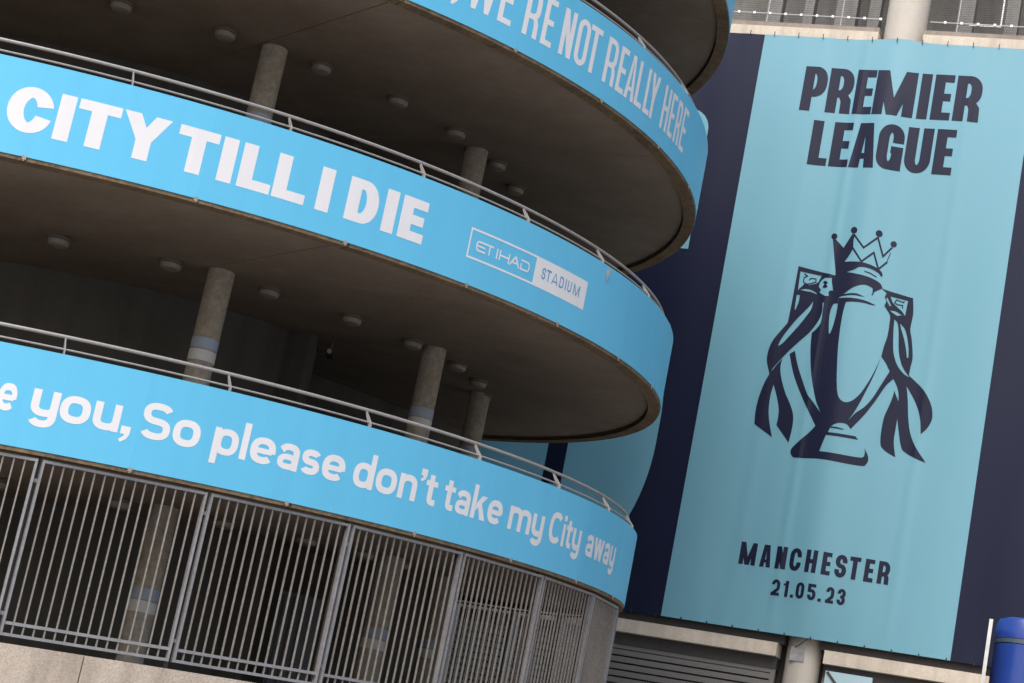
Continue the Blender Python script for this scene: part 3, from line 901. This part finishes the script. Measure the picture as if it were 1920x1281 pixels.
# crowned trophy emblem: outlines in drawing units (x right, y down), placed on the banner by CX, CY
TROPHY = [
(1,[(-1183,1483),(-409,1346),(-382,1274),(-356,1203),(-333,1131),(-310,1029),(-292,926),(-273,824),(-577,768),(-568,705),(-559,641),(-558,578),(-565,518),(-579,461),(-599,405),(-639,320),(-684,239),(-734,161),(-783,97),(-836,38),(-890,-22),(-948,-91),(-1007,-161),(-1064,-232),(-1110,-292),(-1154,-353),(-1197,-415),(-1236,-470),(-1273,-526),(-1309,-583),(-1333,-624),(-1355,-667),(-1377,-710),(-1396,-762),(-1420,-704),(-1443,-646),(-1460,-600),(-1477,-554),(-1490,-507),(-1499,-460),(-1501,-413),(-1500,-364),(-1497,-316),(-1491,-268),(-1480,-213),(-1466,-159),(-1447,-107),(-1421,-50),(-1390,5),(-1358,59),(-1318,124),(-1278,188),(-1238,253),(-1218,283),(-1206,316),(-1194,703),(-1189,1092)]),
(1,[(-1382,-707),(-1394,-746),(-1403,-788),(-1425,-846),(-1448,-903),(-1467,-962),(-1490,-1054),(-1509,-1148),(-1525,-1242),(-1536,-1337),(-1544,-1433),(-1546,-1529),(-1542,-1619),(-1533,-1708),(-1524,-1798),(-1134,-2016),(-1167,-1928),(-1200,-1839),(-1229,-1750),(-1253,-1667),(-1273,-1583),(-1288,-1498),(-1298,-1404),(-1303,-1310),(-1303,-1216),(-1298,-1134),(-1288,-1052),(-1279,-971),(-1247,-1040),(-1215,-1109),(-1186,-1178),(-1152,-1268),(-1120,-1359),(-1094,-1451),(-1085,-1513),(-1082,-1575),(-1081,-1638),(-1083,-1703),(-1087,-1768),(-792,-2090),(-783,-1997),(-773,-1904),(-769,-1811),(-768,-1725),(-772,-1640),(-786,-1555),(-811,-1478),(-845,-1404),(-883,-1331),(-923,-1265),(-967,-1200),(-1008,-1134),(-1049,-1053),(-1088,-970),(-1123,-886),(-1146,-826),(-1167,-765),(-1184,-703),(-1194,-657),(-1202,-610),(-1205,-562),(-1200,-496),(-1190,-429),(-1223,-477),(-1256,-524),(-1288,-572),(-1318,-630),(-1350,-686)]),
(0,[(-771,791),(-774,736),(-776,680),(-786,626),(-810,564),(-841,506),(-873,448),(-914,374),(-957,302),(-1001,230),(-1050,156),(-1100,83),(-1151,10),(-1181,-36),(-1212,-82),(-1245,-126),(-1282,-160),(-1321,-191),(-1307,-128),(-1290,-66),(-1262,3),(-1230,71),(-1195,137),(-1149,220),(-1100,301),(-1049,381),(-1006,443),(-961,504),(-916,564),(-883,607),(-851,650),(-820,695),(-795,742)]),
(0,[(-1121,893),(-1058,892),(-1058,842),(-1058,792),(-1061,742),(-1072,687),(-1086,633),(-1100,578),(-1114,591),(-1116,648),(-1119,704),(-1121,760),(-1121,827)]),
(0,[(-1126,1379),(-689,1322),(-732,1187),(-778,1153),(-1066,1056),(-1113,984)]),
(1,[(-1047,1329),(-990,1296),(-1044,1260),(-1042,1155),(-956,1114),(-867,1139),(-772,1180),(-785,1259),(-893,1265),(-932,1224),(-916,1209),(-883,1243),(-803,1239),(-795,1194),(-875,1159),(-956,1137),(-1022,1168),(-1022,1248),(-949,1297),(-1038,1348)]),
(1,[(-1095,1017),(-1004,1131),(-888,1111),(-777,1146),(-714,1189),(-664,1097),(-687,950),(-748,968),(-874,1027),(-968,1030)]),
(0,[(-1076,1002),(-1023,1018),(-968,1030),(-915,1029),(-861,1019),(-803,997),(-748,968),(-719,932),(-780,954),(-842,973),(-890,979),(-937,983),(-985,987),(-1030,994)]),
(0,[(-613,1284),(-568,1290),(-521,1290),(-475,1291),(-473,1252),(-467,1214),(-446,1154),(-416,1098),(-368,1053),(-314,1012),(-324,953),(-357,966),(-390,980),(-425,1000),(-459,1021),(-485,917),(-519,911),(-553,910),(-615,940),(-675,975),(-654,1031),(-708,1093),(-707,1136),(-701,1178),(-683,1215),(-658,1248),(-638,1270)]),
(1,[(-641,1196),(-599,1225),(-540,1192),(-567,1143),(-525,1099),(-601,1067),(-635,1100),(-603,1147)]),
(1,[(-377,982),(-378,954),(-391,931),(-413,917),(-440,914),(-465,924),(-485,943),(-495,969),(-494,997),(-481,1020),(-459,1034),(-432,1037),(-407,1028),(-387,1008)]),
(1,[(-503,2154),(-504,2125),(-518,2101),(-541,2086),(-568,2084),(-595,2094),(-616,2115),(-627,2142),(-625,2171),(-612,2196),(-589,2210),(-561,2213),(-534,2203),(-513,2182)]),
(1,[(-122,2304),(-124,2273),(-138,2248),(-163,2232),(-192,2229),(-221,2240),(-243,2262),(-254,2292),(-253,2323),(-238,2349),(-213,2365),(-184,2368),(-155,2357),(-133,2334)]),
(1,[(372,2289),(371,2259),(356,2233),(332,2217),(302,2214),(274,2225),(252,2248),(241,2277),(243,2308),(257,2334),(282,2350),(311,2352),(339,2341),(361,2319)]),
(1,[(669,2118),(667,2090),(654,2066),(631,2051),(604,2049),(578,2059),(557,2080),(547,2107),(549,2135),(562,2159),(585,2174),(612,2177),(639,2167),(659,2146)]),
(1,[(-583,2088),(-551,2090),(-522,2084),(-460,2035),(-403,1980),(-345,1925),(-208,2221),(-157,2216),(-162,2154),(-165,2093),(-159,2028),(-150,1963),(-153,1899),(-186,1809),(-230,1725),(-275,1640),(-229,1643),(-183,1646),(-137,1649),(-76,1651),(-15,1653),(47,1652),(102,1647),(157,1640),(212,1629),(265,1617),(317,1602),(368,1582),(423,1553),(470,1513),(488,1476),(498,1436),(463,1423),(445,1449),(424,1472),(383,1496),(340,1516),(296,1532),(249,1544),(202,1552),(154,1556),(85,1555),(18,1543),(-14,1520),(-44,1493),(-93,1470),(-144,1450),(-195,1430),(-132,1421),(-70,1413),(-7,1405),(64,1397),(134,1389),(205,1378),(261,1366),(317,1352),(372,1334),(431,1309),(484,1274),(511,1234),(531,1190),(490,1162),(447,1133),(404,1105),(361,1076),(348,1164),(301,1180),(255,1197),(208,1205),(163,1201),(118,1189),(76,1172),(31,1152),(-11,1127),(-51,1099),(-86,1069),(-118,1036),(-152,1005),(-183,986),(-215,969),(-125,985),(-35,1001),(55,1007),(114,996),(171,976),(229,955),(142,960),(56,966),(-30,964),(-106,953),(-180,935),(-252,913),(-293,875),(-346,924),(-390,980),(-420,1056),(-441,1135),(-451,1215),(-432,1280),(-414,1345),(-433,1463),(-463,1579),(-493,1696),(-523,1827),(-553,1957)]),
(0,[(-201,1424),(-143,1442),(-84,1455),(-23,1462),(38,1465),(99,1464),(147,1460),(194,1452),(241,1442),(285,1428),(330,1411),(374,1395),(324,1400),(273,1405),(223,1409),(146,1410),(69,1411),(-8,1412),(-72,1415),(-137,1420)]),
(1,[(143,1463),(260,1441),(386,1387),(393,1406),(264,1461),(145,1484)]),
(1,[(-192,2202),(59,1923),(292,2165),(441,1799),(603,2032),(575,2054),(447,1872),(302,2229),(58,1975),(-167,2225)]),
(1,[(-183,1935),(59,1636),(260,1847),(392,1527),(553,1724),(526,1748),(401,1595),(270,1911),(59,1690),(-157,1957)]),
(1,[(543,1699),(548,1783),(585,1931),(571,1935),(534,1786),(529,1701)]),
(0,[(-270,1636),(-159,1862),(-6,1666)]),
(1,[(-550,819),(-112,828),(-122,760),(-131,691),(-137,622),(-142,510),(-143,399),(-142,287),(-138,168),(-132,50),(-125,-69),(-116,-175),(-104,-282),(-92,-389),(-76,-521),(-59,-653),(-39,-784),(-22,-877),(-2,-969),(26,-1058),(55,-1112),(98,-1155),(138,-1177),(182,-1185),(227,-1178),(269,-1158),(317,-1122),(358,-1078),(392,-1033),(422,-987),(450,-938),(492,-849),(530,-759),(566,-667),(594,-590),(619,-513),(643,-435),(666,-357),(688,-278),(709,-199),(686,-314),(663,-428),(637,-541),(600,-676),(560,-809),(518,-942),(484,-1052),(449,-1162),(411,-1270),(373,-1363),(332,-1454),(291,-1545),(327,-1484),(363,-1422),(403,-1364),(447,-1317),(495,-1273),(540,-1226),(586,-1164),(629,-1098),(667,-1029),(709,-941),(746,-850),(783,-759),(828,-656),(872,-553),(917,-450),(1006,-592),(966,-638),(927,-684),(892,-734),(838,-840),(789,-948),(739,-1056),(688,-1156),(637,-1256),(582,-1354),(511,-1467),(437,-1579),(363,-1690),(331,-1650),(295,-1615),(255,-1600),(213,-1597),(156,-1600),(102,-1615),(47,-1645),(0,-1688),(-20,-1728),(-33,-1772),(-47,-1815),(-65,-1852),(-81,-1889),(-108,-1993),(-132,-2097),(-156,-2201),(-23,-2204),(110,-2208),(242,-2210),(377,-2212),(512,-2212),(647,-2207),(688,-2181),(694,-2137),(696,-2092),(684,-2051),(668,-2011),(700,-2055),(731,-2100),(756,-2142),(774,-2186),(781,-2232),(777,-2278),(755,-2320),(727,-2360),(677,-2365),(627,-2368),(507,-2369),(387,-2368),(267,-2366),(115,-2360),(-37,-2352),(-189,-2348),(-340,-2356),(-490,-2368),(-642,-2372),(-674,-2357),(-699,-2328),(-719,-2290),(-726,-2250),(-718,-2208),(-698,-2171),(-655,-2117),(-609,-2066),(-563,-2015),(-511,-1956),(-459,-1897),(-409,-1837),(-377,-1795),(-346,-1752),(-315,-1708),(-366,-1633),(-416,-1557),(-467,-1481),(-518,-1405),(-569,-1330),(-619,-1253),(-684,-1147),(-748,-1041),(-810,-933),(-859,-841),(-906,-748),(-948,-652),(-990,-543),(-1028,-431),(-1066,-320),(-968,-249),(-940,-334),(-912,-418),(-880,-502),(-836,-601),(-789,-698),(-740,-794),(-687,-900),(-633,-1004),(-574,-1106),(-535,-1150),(-491,-1190),(-454,-1229),(-417,-1267),(-380,-1306),(-338,-1353),(-296,-1401),(-255,-1448),(-305,-1360),(-356,-1271),(-401,-1180),(-448,-1061),(-490,-940),(-529,-817),(-563,-695),(-593,-572),(-621,-449),(-642,-343),(-660,-236),(-675,-129),(-684,-39),(-690,52),(-696,143),(-649,188),(-607,237),(-581,276),(-560,318),(-546,363),(-541,434),(-543,506),(-546,579),(-547,659),(-549,739)]),
(1,[(-82,-1815),(473,-1811),(532,-1871),(-72,-1872)]),
(1,[(-9,-1699),(92,-1691),(254,-1713),(222,-1726),(-6,-1722)]),
(0,[(-356,767),(-272,776),(-270,712),(-269,648),(-270,584),(-276,487),(-285,390),(-297,294),(-307,244),(-320,195),(-334,147),(-358,168),(-372,262),(-386,356),(-396,451),(-400,515),(-399,579),(-394,643),(-378,706)]),
(1,[(-294,882),(-233,890),(-173,898),(-112,903),(-44,905),(25,905),(95,903),(157,898),(219,892),(281,881),(339,867),(397,848),(454,830),(424,824),(393,821),(336,826),(278,832),(220,837),(143,837),(67,834),(-9,830),(-65,822),(-121,811),(-176,796),(-231,780)]),
(1,[(509,1187),(1146,1055),(1164,949),(1182,844),(1193,739),(1191,636),(1183,533),(1183,430),(1195,368),(1216,308),(1235,247),(1254,171),(1271,94),(1287,17),(1298,-44),(1307,-106),(1312,-168),(1307,-235),(1298,-301),(1296,-362),(1294,-424),(1292,-485),(1330,-513),(1368,-541),(1405,-569),(1466,-615),(1526,-661),(1582,-712),(1631,-765),(1677,-822),(1718,-881),(1753,-937),(1783,-995),(1810,-1055),(1825,-1099),(1835,-1144),(1843,-1190),(1850,-1247),(1846,-1304),(1831,-1363),(1809,-1419),(1783,-1473),(1752,-1520),(1716,-1562),(1681,-1605),(1667,-1521),(1654,-1437),(1637,-1353),(1618,-1285),(1596,-1219),(1570,-1153),(1538,-1087),(1502,-1021),(1463,-958),(1404,-871),(1342,-786),(1280,-701),(1301,-791),(1323,-882),(1342,-972),(1361,-1078),(1377,-1185),(1397,-1290),(1420,-1396),(1447,-1500),(1481,-1603),(1520,-1692),(1566,-1779),(1619,-1861),(1694,-1957),(1774,-2048),(1854,-2139),(1786,-2123),(1719,-2106),(1652,-2085),(1571,-2054),(1492,-2019),(1415,-1978),(1384,-1952),(1361,-1916),(1330,-1837),(1304,-1756),(1280,-1673),(1252,-1570),(1226,-1465),(1200,-1360),(1199,-1430),(1198,-1499),(1198,-1568),(1197,-1653),(1196,-1737),(1202,-1821),(1222,-1919),(1249,-2015),(1275,-2111),(1221,-2088),(1166,-2065),(1113,-2040),(1068,-2015),(1026,-1986),(988,-1952),(963,-1905),(951,-1853),(941,-1769),(936,-1685),(935,-1601),(936,-1515),(941,-1429),(951,-1344),(970,-1263),(993,-1184),(1016,-1104),(1030,-1041),(1043,-977),(1054,-913),(1059,-867),(1062,-819),(1171,-1021),(1164,-965),(1157,-910),(1146,-856),(1132,-810),(1113,-766),(1093,-722),(1070,-682),(1044,-642),(1018,-603),(985,-552),(950,-501),(917,-450),(887,-403),(859,-355),(827,-308),(791,-263),(751,-219),(712,-175),(718,-108),(724,-41),(731,26),(743,98),(757,170),(766,243),(770,329),(770,416),(767,504),(766,559),(763,614),(752,668),(724,715),(688,757),(653,801),(618,845),(631,893),(637,942),(621,983),(598,1022),(623,1108)]),
(0,[(707,1050),(1056,993),(1043,687),(969,774),(880,836),(764,932)]),
(1,[(973,985),(969,962),(829,1004),(788,932),(857,888),(958,881),(962,829),(982,830),(977,901),(862,909),(816,939),(839,979),(985,936),(993,980)]),
(0,[(728,766),(775,768),(823,766),(872,751),(919,729),(969,702),(1018,673),(966,691),(930,681),(893,674),(862,686),(832,705),(780,735)]),
(0,[(647,1027),(752,859),(719,855),(632,977)]),
(0,[(849,595),(884,572),(913,543),(935,491),(950,437),(962,382),(985,246),(1003,109),(1028,-27),(1051,-112),(1081,-195),(1115,-275),(1140,-321),(1170,-365),(1202,-406),(1238,-448),(1276,-487),(1314,-526),(1271,-508),(1228,-490),(1189,-466),(1135,-418),(1085,-365),(1041,-307),(1003,-244),(972,-176),(946,-107),(926,-39),(912,31),(901,100),(887,193),(876,287),(865,380),(859,452),(854,524)]),
(0,[(968,525),(1005,495),(1042,465),(1072,430),(1106,369),(1132,304),(1155,238),(1177,162),(1196,86),(1212,9),(1219,-38),(1224,-86),(1229,-134),(1204,-148),(1187,-80),(1170,-11),(1151,57),(1129,123),(1106,189),(1081,254),(1059,306),(1035,359),(1012,411),(990,468)]),
(1,[(480,1188),(375,1111),(345,1025),(367,1016),(394,1095),(494,1168)])]
gs = [[([(u / 1000 - 8.0, v / 1000 + 11.0) for u, v in pts], bool(k)) for k, pts in TROPHY]]
o = obj('trophy_emblem', print_mesh('trophy_emblem', gs, ban_map(.010), M['navy_ink'], .07, .3), ban)
o['label'] = 'navy crowned trophy with ribbons and lion handles on the teal banner'
# cable ties along the head and foot of the banner
bm = bmesh.new(); add_box(bm, -.007, .007, -.055, -.040, -.03, .065)
tie_me = mesh('cable_tie', bm, M['tie'])
bm = bmesh.new(); add_box(bm, -.010, .010, -.055, -.01, -.03, .03)
hook_me = mesh('foot_hook', bm, M['tie'])
bm = bmesh.new(); add_tube(bm, [(0, -.04, -.02), (-.14, -.03, -.15), (-.22, -.03, -.22)], .010, 5)
cord_me = mesh('corner_cord', bm, M['tie'])
for i in range(24):
    u = -12.0 + .505 * i
    obj('cable_tie', tie_me, ban, (u, -.01 - bulge(u, 17.3), 17.38))
    obj('foot_hook', hook_me, ban, (u + .2, -.01 - bulge(u + .2, 5.3), 5.235))
obj('corner_cord', cord_me, ban, (-7.80, -.05, 5.24))

# ------------------------------------------------------------------ blue post in the right foreground
pd = 11.0
px, py = pd * math.sin(math.radians(14.09) + .0150), pd * math.cos(math.radians(14.09) + .0150)
post = obj('blue_post', None, None, (px, py, 0))
tag(post, 'tall royal blue round post with a domed cap beside a white sign', 'post')
topz = 3.30
r_ = .160
bm = bmesh.new(); add_lathe(bm, [(r_, 0), (r_, topz - .14)], 48)
obj('shaft', mesh('shaft', bm, M['post_blue'], True), post)
bm = bmesh.new(); add_lathe(bm, [(r_ - .004, topz - .138), (r_ + .003, topz - .136), (r_ + .003, topz - .115), (r_ - .004, topz - .113)], 48)
obj('ring', mesh('ring', bm, M['post_ring'], True), post)
bm = bmesh.new(); add_lathe(bm, [(r_ + .001, topz - .112), (r_ + .001, topz - .035), (r_ - .010, topz - .012), (r_ - .045, topz), (.01, topz + .004)], 48)
obj('cap', mesh('cap', bm, M['post_blue'], True), post)
sg = obj('edge_on_sign', None, None, (px, py, 0))
sgd = Vector((px, py, 0)).normalized()
side = Vector((sgd.y, -sgd.x, 0))
sg.location = Vector((px, py, 0)) - side * (r_ + .030)
sg.rotation_euler = (0, 0, math.atan2(sgd.y, sgd.x) + math.radians(1.0))
tag(sg, 'thin white sign panel seen edge on beside the blue post', 'sign')
bm = bmesh.new(); add_box(bm, -.28, .28, -.006, .006, 1.6, topz - .07)
obj('sign_panel', mesh('sign_panel', bm, M['sign_face']), sg)
bm = bmesh.new()
add_box(bm, -.295, -.282, -.009, .009, 1.6, topz - .06); add_box(bm, .282, .295, -.009, .009, 1.6, topz - .06); add_box(bm, -.281, .281, -.009, .009, topz - .069, topz - .06)
obj('sign_frame', mesh('sign_frame', bm, M['white_paint']), sg)
bm = bmesh.new(); add_box(bm, -.02, .02, -.05, -.0095, topz - .30, topz - .27); add_box(bm, -.02, .02, -.05, -.0095, 1.8, 1.83)
obj('bracket', mesh('bracket', bm, M['tie']), sg)
